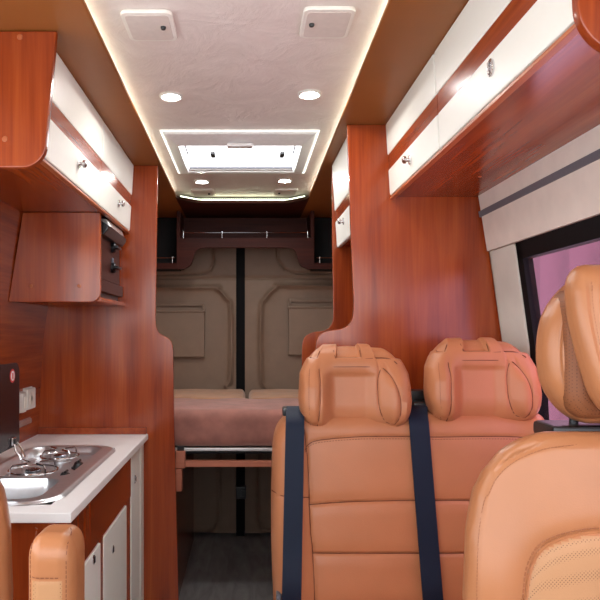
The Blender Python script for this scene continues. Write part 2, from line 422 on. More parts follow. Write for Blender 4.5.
# LED tape in the pockets round the ceiling bay
def led(pts, label, mat='led', r=.003):
    mb = MB(M[mat]); mb.tube(pts, r, 6); return tag(mb.out('led_strip'), label, 'light strip', 'LED strips around the ceiling')
led([(-.372, .1, ZS+.017), (-.372, 1.4, ZS+.017), (-.392, 3.5, ZS+.017)], 'LED light strip along the left edge of the ceiling, above the kitchen side')
led([(.327, .1, ZS+.017), (.327, 1.4, ZS+.017), (.346, 3.5, ZS+.017)], 'LED light strip along the right edge of the ceiling, above the seat side')
mb = MB(M['led_end'])
mb.tube([(-.352, 3.535, ZS+.019), (-.266, 3.622, ZS+.019), (-.24, 3.630, ZS+.019), (.20, 3.630, ZS+.019), (.226, 3.622, ZS+.019), (.305, 3.535, ZS+.019)], .003, 6)
for i in range(38):
    x = -.24+.44*i/37; mb.box(x-.0022, x+.0022, 3.606, 3.628, ZS+.014, ZS+.020)
tag(mb.out('led_strip'), 'greenish LED light strip across the rear end of the ceiling, above the back doors', 'light strip', 'LED strips around the ceiling')

# ---------------------------------------------------------------- ceiling fittings
def cy(py): return F*(ZC-CZ)/(HY-py)
def downlight(px, py, label):
    y = cy(py); x = wx(px, y)
    t = thing('ceiling_light', label, 'light', (x, y, ZC), 'round ceiling lights')
    a = MB(M['plastic_white']); a.lathe([(.026, .0), (.026, .006), (.032, .008), (.036, .005), (.036, 0)], (x, y, ZC), '-z', 36); a.out('ring', t)
    b = MB(M['lamp']); b.lathe([(.0262, 0), (.0262, .004), (.02, .006), (0, .0065)], (x, y, ZC), '-z', 32); b.out('lens', t)
    return t
dl = downlight(171, 95.5, 'round lit ceiling light left of the roof window, nearer of the left pair')
dup(dl, (wx(309.5, cy(93.5)), cy(93.5), ZC), 'round lit ceiling light right of the roof window, nearer of the right pair')
dup(dl, (wx(202, cy(181)), cy(181), ZC), 'round lit ceiling light behind the roof window, on the left near the rear')
dup(dl, (wx(284.5, cy(180)), cy(180), ZC), 'round lit ceiling light behind the roof window, on the right near the rear')
def speaker(px, py, btn, label):
    y = cy(py); x = wx(px, y)
    t = thing('ceiling_speaker', label, 'speaker', (x, y, ZC), 'square ceiling speakers')
    w, h, r = .060, .075, .018
    def rr(w, h, r): return arc(w-r, h-r, r, 0, PI/2, 6)+arc(-w+r, h-r, r, PI/2, PI, 6)+arc(-w+r, -h+r, r, PI, 1.5*PI, 6)+arc(w-r, -h+r, r, 1.5*PI, 2*PI, 6)
    a = MB(M['speaker_plastic']); a.prism([(x+p, y+q) for p, q in rr(w, h, r)], 'z', ZC-.011, ZC, .004); a.out('frame', t)
    b = MB(M['speaker_grille']); b.prism([(x+p, y+q) for p, q in rr(w-.009, h-.010, r-.005)], 'z', ZC-.0122, ZC-.003, .002); b.out('grille', t)
    c = MB(M['plastic_black']); c.lathe([(.0065, 0), (.0065, .004), (.005, .007), (0, .0075)], (x+btn, y-.008, ZC-.0115), '-z', 20); c.out('button', t)
    return t
sp = speaker(150, 23.5, .033, 'square ceiling speaker with black button, front left of the ceiling')
sp2 = speaker(326.5, 20.5, -.036, 'square ceiling speaker with black button, front right of the ceiling')
dup(sp, (wx(203, cy(191.5)), cy(191.5), ZC), 'small square ceiling speaker near the rear end of the ceiling, left one')
dup(sp2, (wx(286, cy(191)), cy(191), ZC), 'small square ceiling speaker near the rear end of the ceiling, right one')

# roof window
rw = thing('roof_window', 'bright rectangular roof window with white frame in the ceiling', 'skylight', (-.03, 2.75, ZC))
x0, x1, y0, y1 = -.315, .262, cy(130), cy(172)
a, b, c, d = x0, x1, y0, y1; e, f, g, h = -.262, .209, 2.548, 2.965
V = [(a, c, ZC), (b, c, ZC), (b, d, ZC), (a, d, ZC), (a+.010, c+.012, ZC-.012), (b-.010, c+.012, ZC-.012), (b-.010, d-.012, ZC-.012), (a+.010, d-.012, ZC-.012),
     (e, g, ZC-.030), (f, g, ZC-.030), (f, h, ZC-.030), (e, h, ZC-.030), (e+.004, g+.004, ZC), (f-.004, g+.004, ZC), (f-.004, h-.004, ZC), (e+.004, h-.004, ZC)]
Fc = [(L*4+k, L*4+(k+1) % 4, (L+1)*4+(k+1) % 4, (L+1)*4+k) for L in range(3) for k in range(4)]
f_ = MB(M['frame_white']); f_.arrays(V, Fc); f_.out('frame', rw, 20)
h_ = MB(M['led_soft']); h_.tube([(a-.002, c-.002, ZC-.004), (b+.002, c-.002, ZC-.004), (b+.002, d, ZC-.004), (a-.002, d, ZC-.004)], .0022, 6, closed=True); h_.out('light_surround', rw)
p_ = MB(M['sky_pane']); p_.box(e+.003, f-.003, g+.003, h-.003, ZC-.012, ZC-.002); p_.out('pane', rw)
b_ = MB(M['frame_white']); b_.box(e+.006, f-.006, h-.030, h-.005, ZC-.026, ZC-.013, .003); b_.out('blind_bar', rw)
for q in (h-.036, g+.010): b_ = MB(M['grey_strip']); b_.box(e+.008, f-.008, q-.004, q+.004, ZC-.022, ZC-.013, .001); b_.out('blind_track', rw)
for q in (e+.022, f-.022): b_ = MB(M['grey_strip']); b_.box(q-.003, q+.003, g+.02, g+.17, ZC-.020, ZC-.0125, .001); b_.out('side_arm', rw)
for px in (213, 240, 282):
    c_ = MB(M['plastic_black']); x = wx(px, 2.72); s_ = .010 if px != 240 else .004
    c_.box(x-s_, x+s_, 2.69, 2.75, ZC-.024, ZC-.011, .003); c_.out('latch', rw)
c_ = MB(M['frame_white']); c_.box(wx(240, 2.5)-.05, wx(240, 2.5)+.05, g-.035, g+.004, ZC-.040, ZC-.026, .005); c_.out('handle', rw)

# ---------------------------------------------------------------- knobs
def knob_mesh(mb, c, ax, r=.011):
    mb.lathe([(.014, 0), (.014, .003), (.006, .004), (.005, .012), (r, .014), (r, .020), (r*.7, .023), (0, .0235)], c, ax, 20)
def latch_mesh(mb, c, ax):
    mb.lathe([(.017, 0), (.017, .003), (.013, .0045), (.012, .002), (0, .002)], c, ax, 24)
    c = Vector(c); d = {'x': Vector((1, 0, 0)), '-x': Vector((-1, 0, 0))}[ax]*.004
    mb.box(c.x+min(0, d.x*2), c.x+max(0, d.x*2), c.y-.003, c.y+.003, c.z-.010, c.z+.010, .001)

# ---------------------------------------------------------------- overhead lockers
def locker_door(root, xf, sg, ya, yb_, z, knob, kind='knob', wm='wood_y', lean=.06):
    """door = upper ivory panel, wood stripe, lower ivory panel; sg +1 faces +x"""
    z0, z1, z2, z3 = z; th = .018*sg
    lo, hi = sorted((xf, xf-th))
    a = MB(M['white']); a.box(lo, hi, ya+.0015, yb_-.0015, z0, z1, .006); a.box(lo, hi, ya+.0015, yb_-.0015, z2, z3, .005)
    def shear(mb):
        for v in mb.bm.verts: v.co.x += sg*lean*(v.co.z-z[0])
        return mb
    d = shear(a).out('door', root)
    lo, hi = sorted((xf-.003*sg, xf-th)); s = MB(M[wm]); s.box(lo, hi, ya+.001, yb_-.001, z1-.001, z2+.001); shear(s).out('stripe', d)
    k = MB(M['chrome'])
    (knob_mesh if kind == 'knob' else latch_mesh)(k, (xf, knob[0], knob[1]), 'x' if sg > 0 else '-x'); shear(k).out('knob', d)
    return d
# left
xl = -.490; ya, yb2 = 1.548, 2.80
lk = thing('overhead_locker', 'cherry wood overhead locker with ivory doors above the kitchen, left side', 'locker', (xl, 1.55, 1.70))
c = MB(M['wood_y']); c.prism([(-.79, 1.700), (xl-.019, 1.700), (xl-.004, 1.978), (-.748, 1.978)], 'y', ya+.02, yb2-.002)
c.out('carcass', lk)
c = MB(M['wood_z']); r = .055
pts = [(-.80, 1.662)]+arc(-.4665-r, 1.662+r, r, -PI/2, 0, 8)+[(-.443, 1.979), (-.748, 1.979)]
c.prism(pts, 'y', ya, ya+.02, .0035); ep = c.out('end_panel', lk)
for px, py in ((5, 139), (20, 37)): c = MB(M['wood_edge']); c.lathe([(.007, 0), (.006, .002), (0, .003)], (wx(px, ya), ya, wz(py, ya)), '-y', 16); c.out('screw_cap', ep)
c = MB(M['wood_edge']); c.box(xl-.018, xl-.002, ya+.021, yb2-.002, 1.693, 1.7005, .002); c.out('edge_band', lk)
zz = (1.702, 1.808, 1.852, 1.979)
locker_door(lk, xl, 1, 1.572, 2.215, zz, (1.925, 1.765))
locker_door(lk, xl, 1, 2.219, 2.795, zz, (2.52, 1.765))
# right
xr = .480
rk = thing('overhead_locker', 'long cherry wood overhead locker with ivory doors above the seats, right side', 'locker', (xr, .95, 1.735))
c = MB(M['wood_y']); c.prism([(.800, 1.735), (xr+.019, 1.735), (xr+.008, 1.978), (.748, 1.978)], 'y', .97, 2.248); c.out('carcass', rk)
c = MB(M['wood_z']); r = .075
pts = [(.80, 1.676)]+arc(xr-.009+r, 1.676+r, r, 1.5*PI, PI, 10)+[(xr-.018, 1.979), (.748, 1.979)]
c.prism(pts, 'y', .95, .97, .004); c.out('end_panel', rk)
c = MB(M['wood_edge']); c.box(xr+.002, xr+.018, .972, 2.248, 1.727, 1.7355, .002); c.out('edge_band', rk)
c = MB(M['wood_edge']); c.lathe([(.006, 0), (.005, .002), (0, .003)], (wx(480, 1.95), 1.95, 1.735), '-z', 16); c.out('screw_cap', rk)
zz = (1.737, 1.826, 1.874, 1.979)
locker_door(rk, xr, -1, .975, 1.666, zz, (1.30, 1.795), 'latch')
locker_door(rk, xr, -1, 1.670, 2.246, zz, (1.95, 1.783))

# ---------------------------------------------------------------- tall wooden partitions
def Zp(pts, Y): return [(wx(a, Y), wz(b, Y)) for a, b in pts]
Yl = 2.80
e = Zp([(157.5, 166), (156.5, 240), (155.3, 318), (156, 327), (159, 333), (164, 336), (169, 339), (172, 344), (173, 352), (174, 420), (176, 500), (178.5, 600)], Yl)
e = e[:2]+spline(e[2:9], 4)+e[9:]
pts = [(-.745, 1.980), (e[0][0]-.001, 1.980)]+e+[(e[-1][0]+.01, .002), (-.885, .002), (-.885, .85), (-.865, 1.236), (-.795, 1.72)]
m = MB(M['wood_z']); m.prism(pts, 'y', Yl, Yl+.022, .002)
pl = tag(m.out('partition_panel'), 'tall cherry wood partition at the kitchen end with a stepped right edge', 'partition')
m = MB(M['wood_z']); m.box(-.35, -.328, Yl+.022, 4.10, .002, .70); tag(m.out('bed_side_panel'), 'dark wooden panel under the bed on the left', 'panel')
Yr = 2.25
e = Zp([(347, 125), (350, 200), (352.5, 270), (354, 300), (353.5, 313), (351, 322), (345, 327.5), (337, 329.5), (328, 331), (321, 334), (317, 340), (316, 352), (316, 420)], Yr)
e = e[:3]+spline(e[3:12], 4)+e[12:]
pts = [(.745, 1.980), (e[0][0], 1.980)]+e+[(e[-1][0], .002), (.885, .002), (.88, 1.02), (.863, 1.236), (.79, 1.735)]
m = MB(M['wood_z']); m.prism(pts, 'y', Yr, Yr+.022, .002)
pr = tag(m.out('partition_panel'), 'tall cherry wood partition right behind the bench seat headrests', 'partition')
e = Zp([(332, 166), (332.5, 240), (333.5, 310), (333, 320), (330, 327), (323, 331), (314, 332), (306, 336), (302.5, 343), (302, 355), (302, 420)], Yl)
e = e[:2]+spline(e[2:10], 4)+e[10:]
pts = [(.745, 1.980), (e[0][0], 1.980)]+e+[(e[-1][0], .002), (.885, .002), (.88, 1.02), (.863, 1.236), (.79, 1.735)]
m = MB(M['wood_z']); m.prism(pts, 'y', Yl, Yl+.022, .002)
pf = tag(m.out('partition_panel'), 'cherry wood partition edge seen beyond the small ivory locker, near the bed', 'partition')
# little locker between the two right partitions
ck = thing('overhead_locker', 'small ivory locker between the two right-hand wooden partitions', 'locker', (.372, 2.28, 1.64))
c = MB(M['wood_y']); c.prism([(.79, 1.642), (.391, 1.642), (.391, 1.978), (.745, 1.978)], 'y', 2.276, 2.798); c.out('carcass', ck)
locker_door(ck, .376, -1, 2.278, 2.795, (1.632, 1.742, 1.785, 1.979), (2.56, 1.705))
m = MB(M['wood_z']); m.box(.70, .72, 2.274, 2.798, .002, 1.63); tag(m.out('back_board'), 'cherry wood back of the open niche under the small ivory locker', 'panel')

# ---------------------------------------------------------------- kitchen base units
bc = thing('kitchen_cabinet', 'ivory and cherry kitchen base cabinet under the worktop, left side', 'cabinet', (-.65, 1.60, 0))
xf = -.433
c = MB(M['wood_z']); c.box(-.878, xf-.020, 1.60, 1.618, .002, .826); c.box(-.878, xf-.020, 2.47, 2.488, .002, .826); c.box(-.878, xf-.02, 1.618, 2.47, .05, .07); c.box(-.872, -.862, 1.618, 2.47, .07, .82)
c.box(xf-.06, xf-.04, 1.618, 2.47, .002, .07); c.box(xf-.05, xf-.0205, 1.618, 2.47, .65, .68); c.box(xf-.03, xf-.0205, 1.618, 2.47, .07, .65); c.out('carcass', bc)
c = MB(M['wood_z']); c.box(xf-.02, xf, 1.598, 2.488, .667, .826, .0015); c.out('fascia', bc)
for ya_, yb_, kn in ((1.602, 1.972, (1.875, .640)), (2.018, 2.398, (2.139, .583))):
    d = MB(M['white']); d.box(xf-.02, xf+.001, ya_, yb_, .075, .658, .004); d = d.out('door', bc)
    k = MB(M['chrome'], M['plastic_black']); k.lathe([(.013, 0), (.013, .003), (.010, .004), (0, .0045)], (xf+.001, kn[0], kn[1]), 'x', 20)
    k.box(xf+.004, xf+.007, kn[0]-.004, kn[0]+.004, kn[1]-.008, kn[1]+.008, 0, 1); k.out('latch', d)
for a_, b_2 in ((1.974, 2.016), (2.40, 2.486)): c = MB(M['wood_z']); c.box(xf-.019, xf-.002, a_, b_2, .075, .663); c.out('stile', bc)
nc = thing('kitchen_cabinet', 'narrow ivory kitchen cabinet against the wooden partition', 'cabinet', (-.65, 2.49, 0))
c = MB(M['wood_z']); c.box(-.878, xf-.02, 2.490, 2.796, .002, .826); c.out('carcass', nc)
d = MB(M['white']); d.box(xf-.019, xf+.001, 2.494, 2.690, .06, .824, .004); d = d.out('door', nc)
k = MB(M['chrome']); latch_mesh(k, (xf+.001, 2.56, .715), 'x'); k.out('latch', d)
d = MB(M['white']); d.box(xf-.019, xf+.001, 2.712, 2.794, .06, .824, .004); d.out('filler_strip', nc)

# worktop with cut-out
HX0, HX1, HY0, HY1 = -.800, -.470, 1.635, 2.475
m = MB(M['worktop']); zt0, zt1 = .828, .853
bmw = bmesh.new()
X = [-.884, HX0+.012, HX1-.014, -.415]; Y = [1.574, HY0+.014, HY1-.014, 2.797]
vs = {}
for zi, zv in enumerate((zt0, zt1)):
    for i, xx in enumerate(X):
        for j, yy in enumerate(Y): vs[i, j, zi] = bmw.verts.new((xx, yy, zv))
for i in range(3):
    for j in range(3):
        if i == 1 and j == 1: continue
        for zi in (0, 1): bmw.faces.new([vs[i, j, zi], vs[i+1, j, zi], vs[i+1, j+1, zi], vs[i, j+1, zi]])
def wallf(a, b): bmw.faces.new([vs[a+(0,)], vs[b+(0,)], vs[b+(1,)], vs[a+(1,)]])
for k in range(3):
    wallf((k, 0), (k+1, 0)); wallf((k, 3), (k+1, 3)); wallf((0, k), (0, k+1)); wallf((3, k), (3, k+1))
for a, b in (((1, 1), (2, 1)), ((2, 1), (2, 2)), ((1, 2), (2, 2)), ((1, 1), (1, 2))): wallf(a, b)
bmesh.ops.recalc_face_normals(bmw, faces=bmw.faces[:])
es = [e_ for e_ in bmw.edges if all(abs(v.co.x+.415) < 1e-4 for v in e_.verts) and abs(e_.verts[0].co.z-e_.verts[1].co.z) < 1e-5 or all(abs(v.co.y-1.574) < 1e-4 for v in e_.verts) and abs(e_.verts[0].co.z-e_.verts[1].co.z) < 1e-5]
bmesh.ops.bevel(bmw, geom=es, offset=.004, segments=2, affect='EDGES', profile=.5)
m._add(bmw); wt = tag(m.out('worktop'), 'white kitchen worktop holding the steel hob and sink', 'worktop')
m = MB(M['wood_y']); m.box(-.872, -.42, 2.778, 2.798, .8535, .881, .002); tag(m.out('upstand'), 'low wooden upstand strip at the partition end of the white worktop', 'trim strip')

# hob + sink
hob = thing('hob_sink_unit', 'stainless steel gas hob and sink set into the white worktop', 'hob', (-.63, 2.05, .853))
nx, ny = 84, 190
gx = np.linspace(HX0, HX1, nx); gy = np.linspace(HY0, HY1, ny); GX, GY = np.meshgrid(gx, gy, indexing='ij')
def sdf(X, Y, x0, x1, y0, y1, r):
    qx = np.abs(X-(x0+x1)/2)-(x1-x0)/2+r; qy = np.abs(Y-(y0+y1)/2)-(y1-y0)/2+r
    return np.hypot(np.maximum(qx, 0), np.maximum(qy, 0))+np.minimum(np.maximum(qx, qy), 0)-r
# squeeze the grid square into a rounded rectangle outline
cx, cy, hx, hy, rr_ = (HX0+HX1)/2, (HY0+HY1)/2, (HX1-HX0)/2, (HY1-HY0)/2, .10
U = (GX-cx)/hx; Vv = (GY-cy)/hy
def squeeze(U, Vv):
    # limit of |x| at given y inside the rounded rectangle, applied near the corners only
    ys = np.abs(Vv)*hy; over = np.clip((ys-(hy-rr_))/rr_, 0, 1); lx = hx-rr_+rr_*np.sqrt(1-over**2)
    return U*lx
PX = cx+squeeze(U, Vv); PY = GY
ZZ = np.full(PX.shape, .862)
so = sdf(PX, PY, HX0, HX1, HY0, HY1, rr_); ZZ -= .008*smooth(-so, .010, 0)
d1 = sdf(PX, PY, -.775, -.528, 1.675, 1.905, .05); ZZ -= .135*smooth(-d1, -.002, .030)
d2 = sdf(PX, PY, -.775, -.522, 1.935, 2.440, .05); ZZ -= .030*smooth(-d2, -.002, .018)
V = np.stack([PX, PY, ZZ], -1).reshape(-1, 3)
Fc = [(i*ny+j, (i+1)*ny+j, (i+1)*ny+j+1, i*ny+j+1) for i in range(nx-1) for j in range(ny-1)]
h = MB(M['steel'], M['dark_steel'])
fm = [1 if (so.reshape(-1)[f[0]] > -.052 and PX.reshape(-1)[f[0]] > -.56) else 0 for f in Fc]
h.arrays(V, Fc); h.out('basin', hob)
def burner(x, y, R):
    zb = .831
    b = MB(M['steel'], M['dark_steel']); b.lathe([(R, 0), (R, .004), (R*.85, .006), (R*.6, .006), (R*.55, .014), (R*.3, .015), (0, .015)], (x, y, zb), 'z', 40)
    b.lathe([(R*.5, .0), (R*.5, .006), (R*.42, .009), (0, .0095)], (x, y, zb+.015), 'z', 32, 1)
    b = b.out('burner', hob)
    g = MB(M['chrome']); R2 = R*1.55; zg = zb+.042
    g.tube([(x+R2*math.cos(a), y+R2*math.sin(a), zb+.02) for a in np.linspace(0, 2*PI, 41)[:-1]], .003, 6, closed=True)
    for k in range(4):
        a = PI/4+k*PI/2; ca, sa = math.cos(a), math.sin(a)
        g.tube([(x+ca*R2, y+sa*R2, zb+.003), (x+ca*R2, y+sa*R2, zg-.008), (x+ca*(R2-.008), y+sa*(R2-.008), zg), (x+ca*R*.45, y+sa*R*.45, zg)], .003, 6)
    g.out('pan_support', b)
burner(-.665, 2.075, .048); burner(-.650, 2.315, .042)
for (x, y) in ((-.548, 2.00), (-.550, 2.165)):
    k = MB(M['plastic_black'], M['chrome']); ax = (.25, 0, 1)
    k.lathe([(.021, 0), (.021, .004), (.017, .006), (.015, .020), (.012, .024), (0, .0245)], (x, y, .834), ax, 24)
    k.tube([(x+.006, y-.013, .862), (x+.006, y+.013, .862)], .004, 6); k.out('control_knob', hob)
# glass lid, raised
xL = -.776
pts = [(1.72, .897), (2.262, .897), (2.276, .91), (2.276, 1.135)]+arc(2.276-.035, 1.142, .035, 0, PI/2, 6)+[(1.72, 1.177)]
lid = MB(M['glass_dark']); lid.prism(pts, 'x', xL-.006, xL, .0015); lid = lid.out('glass_lid', hob)
lid['label'] = 'raised smoked glass lid'
sx, sy, sz = xL, 2.205, 1.135
s = MB(M['sticker_red'], M['sticker_white']); s.lathe([(.023, 0), (.023, .0012), (0, .0013)], (sx, sy, sz), 'x', 28)
s.lathe([(.0165, .0012), (.0165, .0018), (0, .0019)], (sx, sy, sz), 'x', 28, 1); s.box(sx+.0017, sx+.0022, sy-.006, sy+.006, sz-.010, sz+.010, 0, 0); s.out('sticker', lid)
hg = MB(M['chrome'], M['plastic_black']); hg.box(xL-.002, xL+.008, 2.19, 2.225, .905, .932, .004); hg.lathe([(.010, 0), (.010, .004), (0, .005)], (xL+.008, 2.207, .918), 'x', 18, 1)
hg.tube([(xL+.006, 2.207, .91), (xL+.014, 2.20, .885), (xL+.026, 2.20, .872), (xL+.03, 2.20, .860)], .0042, 8)
hg.tube([(xL+.004, 2.235, .91), (xL+.02, 2.235, .89), (xL+.032, 2.23, .862)], .0042, 8); hg.out('hinge', lid)
hg = MB(M['chrome']); hg.tube([(xL+.004, 1.78, .91), (xL+.014, 1.78, .885), (xL+.03, 1.78, .860)], .006, 8); hg.out('hinge', lid)

# ---------------------------------------------------------------- sockets on the kitchen wall
def wall_plate(y0, y1, z0, z1, name, label, cat, mat='plastic_white', th=.018):
    mb = MB(M[mat]); mb.prism(wall_poly(z0, z1, -1, .004, .016), 'y', y0, y1, .001)
    xw = -wall_x((z0+z1)/2)+.0155
    mb.box(xw, xw+th, y0+.003, y1-.003, z0+.003, z1-.003, .005)
    return mb, xw+th
mb, xx = wall_plate(2.575, 2.678, .974, 1.062, 'power_socket', '', '')
t = thing('power_socket', 'square white wall socket on the kitchen wall behind the glass lid', 'socket', (xx, 2.62, 1.018)); mb.out('plate', t)
k = MB(M['speaker_plastic']); k.lathe([(.028, 0), (.028, .001), (.026, .0015), (0, -.001)], (xx, 2.626, 1.018), 'x', 24); k.out('socket_face', t)
mb, xx = wall_plate(2.520, 2.568, .970, 1.052, 'light_switch', '', '')
t = thing('light_switch', 'narrow white switch left of the square wall socket in the kitchen', 'switch', (xx, 2.54, 1.01)); mb.out('plate', t)
k = MB(M['speaker_plastic']); k.box(xx-.002, xx+.004, 2.532, 2.556, .990, 1.032, .002); k.out('rocker', t)
mb, xx = wall_plate(2.52, 2.67, .915, .940, 'rail', '', '', 'alu', .006); tag(mb.out('metal_strip'), 'grey metal strip under the wall socket in the kitchen', 'strip')

# ---------------------------------------------------------------- stereo niche shelf
sh = thing('wall_shelf', 'cherry wood shelf box hanging under the left overhead locker', 'shelf', (-.65, 2.334, 1.385))
xs = wx(100.5, 2.334); r = .035
c = MB(M['wood_z']); c.prism([(-.835, 1.385)]+arc(xs-r, 1.385+r, r, -PI/2, 0, 7)+[(xs, 1.699), (-.785, 1.699)], 'y', 2.334, 2.350, .0025); spn = c.out('side_panel', sh)
for px, py in ((31, 286), (79, 286)): c = MB(M['wood_edge']); c.lathe([(.007, 0), (.006, .002), (0, .003)], (wx(px, 2.334), 2.334, wz(py, 2.334)), '-y', 16); c.out('screw_cap', spn)
c = MB(M['wood_y']); c.box(-.826, xs, 2.35, 2.798, 1.387, 1.403, .0015); c.out('bottom_board', sh)
st = thing('control_console', 'dark control console with black dials in the wooden shelf box', 'console', (-.6, 2.37, 1.404))
c = MB(M['plastic_black']); c.box(-.70, xs-.026, 2.356, 2.792, 1.4035, 1.697, .003); c.out('housing', st)
c = MB(M['panel_gloss']); c.box(xs-.027, xs-.020, 2.36, 2.788, 1.475, 1.632, .002); c.out('fascia', st)
c = MB(M['panel_gloss']); c.box(xs-.027, xs-.006, 2.36, 2.788, 1.425, 1.470, .004); c.out('button_bar', st)
c = MB(M['plastic_black'], M['alu'])
c.prism([(xs-.026, 1.628), (xs-.002, 1.632), (xs+.012, 1.650), (xs+.014, 1.664), (xs-.026, 1.690)], 'y', 2.40, 2.76, .005)
c.prism([(xs+.013, 1.666), (xs+.003, 1.692), (xs-.020, 1.694), (xs-.020, 1.666)], 'y', 2.43, 2.72, .003, 1)
c.out('dial', st)
for py in (248, 268):
    yk = 2.63; z = wz(py, yk)
    c = MB(M['plastic_black'], M['grey_strip']); c.lathe([(.020, 0), (.020, .012), (.016, .016), (0, .017)], (xs-.020, yk, z), 'x', 24)
    c.box(xs-.008, xs+.012, yk-.035, yk+.035, z-.006, z+.006, .004); c.box(xs-.022, xs-.012, yk-.004, yk+.004, z+.012, z+.040, .002, 1); c.out('knob', st)

# ---------------------------------------------------------------- bed
bed = thing('bed', 'raised rear bed platform with a wooden front rail', 'bed', (0, 2.98, 0))
c = MB(M['alu']); c.box(-.352, .60, 2.955, 2.985, .752, .766, .002); c.out('metal_edge', bed)
c = MB(M['pink_wood']); c.box(-.295, .60, 2.955, 2.985, wz(467, 2.955), wz(461, 2.955), .002); c.out('front_rail', bed)
c = MB(M['pink_wood']); c.box(wx(176, 2.94), wx(185, 2.94), 2.93, 2.985, wz(468, 2.94), wz(451, 2.94), .002); c.box(wx(176, 2.94), wx(182, 2.94), 2.93, 2.985, wz(491, 2.94), wz(468.5, 2.94), .002); c.out('bracket', bed)
c = MB(M['black_flat']); c.box(-.85, .85, 2.99, 4.10, .735, .752); c.out('platform', bed)
c = MB(M['plastic_black']); c.box(wx(177, 2.94), wx(184, 2.94), 2.945, 2.954, wz(451.5, 2.94), wz(446.5, 2.94), .001); c.out('end_cap', bed)
def cushion(half, r, c, n, mat, name, f=None):
    V, Fc = rbox(half, r, n)
    if f is not None: V = f(V)
    mb = MB(mat); mb.arrays(V+np.array(c), Fc); return mb.out(name)
def puff(V, h=(1, 1, 1), amt=.012, seed=0):
    u = V/np.array(h); top = np.clip(V[:, 2]/h[2], 0, 1); V = V.copy()
    V[:, 2] += amt*top*(1-np.clip(np.abs(u[:, 0]), 0, 1)**2)*(1-np.clip(np.abs(u[:, 1]), 0, 1)**2)
    V[:, 2] += .003*top*np.sin(V[:, 0]*23+seed)*np.sin(V[:, 1]*17+1.3)
    V[:, 1] -= .006*np.clip(-V[:, 1]/h[1], 0, 1)**4*(1-(V[:, 2]/h[2])**2)
    return V
mt = cushion((.85, .27, .082), (.03, .035, .04), (0, 3.235, .849), (60, 30, 10), M['suede'], 'mattress', lambda V: puff(V, (.85, .27, .082)))
tag(mt, 'mauve suede mattress on the rear bed', 'mattress')
q1 = cushion((.42, .295, .088), (.03, .035, .04), (-.43, 3.808, .842), (40, 20, 10), M['suede_tan'], 'cushion', lambda V: puff(V, (.42, .295, .088), .01, 2))
tag(q1, 'tan bed cushion at the back doors, left one', 'cushion', 'tan cushions at the back of the bed')
q2 = cushion((.42, .295, .088), (.03, .035, .04), (.43, 3.808, .842), (40, 20, 10), M['suede_tan'], 'cushion', lambda V: puff(V, (.42, .295, .088), .01, 4))
tag(q2, 'tan bed cushion at the back doors, right one', 'cushion', 'tan cushions at the back of the bed')

# ---------------------------------------------------------------- rear shelf
rs = thing('rear_shelf', 'dark wooden shelf with chrome guard rail above the back doors', 'shelf', (0, 3.85, 1.77))
Ys = 3.85
xa, xb = wx(178.5, Ys), wx(312.5, Ys); xo = .68
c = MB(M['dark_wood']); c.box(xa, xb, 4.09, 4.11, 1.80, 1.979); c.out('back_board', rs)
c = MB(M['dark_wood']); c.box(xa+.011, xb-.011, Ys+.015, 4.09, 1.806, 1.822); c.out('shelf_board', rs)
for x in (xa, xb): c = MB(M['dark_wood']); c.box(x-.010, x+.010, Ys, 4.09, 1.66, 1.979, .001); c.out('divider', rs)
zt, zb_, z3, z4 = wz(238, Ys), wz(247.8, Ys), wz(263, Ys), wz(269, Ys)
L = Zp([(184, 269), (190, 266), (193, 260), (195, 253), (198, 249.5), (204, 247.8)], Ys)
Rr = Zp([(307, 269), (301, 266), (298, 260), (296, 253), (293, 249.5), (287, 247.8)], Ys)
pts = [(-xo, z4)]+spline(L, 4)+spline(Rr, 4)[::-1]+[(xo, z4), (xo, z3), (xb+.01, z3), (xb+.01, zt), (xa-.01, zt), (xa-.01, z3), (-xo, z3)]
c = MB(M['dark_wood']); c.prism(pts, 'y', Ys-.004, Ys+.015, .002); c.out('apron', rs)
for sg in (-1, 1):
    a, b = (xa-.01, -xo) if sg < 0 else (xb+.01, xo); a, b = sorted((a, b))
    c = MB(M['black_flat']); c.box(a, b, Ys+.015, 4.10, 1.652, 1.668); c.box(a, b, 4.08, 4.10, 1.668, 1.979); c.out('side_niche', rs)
def rail(xp, z, posts):
    c = MB(M['chrome']); c.tube([(xp[0], Ys+.02, z), (xp[1], Ys+.02, z)], .003, 8)
    for x in posts: c.lathe([(.005, 0), (.005, .004), (.0025, .006), (.0025, .030), (.0045, .031), (.0045, .039), (0, .040)], (x, Ys+.02, z-.033), 'z', 12)
    c.out('guard_rail', rs)
rail((wx(182, Ys), wx(309, Ys)), wz(232, Ys), [wx(p, Ys) for p in (183, 222, 267, 308)])
rail((-.66, wx(175, Ys)), wz(257.5, Ys), [wx(p, Ys) for p in (172,)])
rail((wx(317, Ys), .66), wz(257.5, Ys), [wx(p, Ys) for p in (320,)])

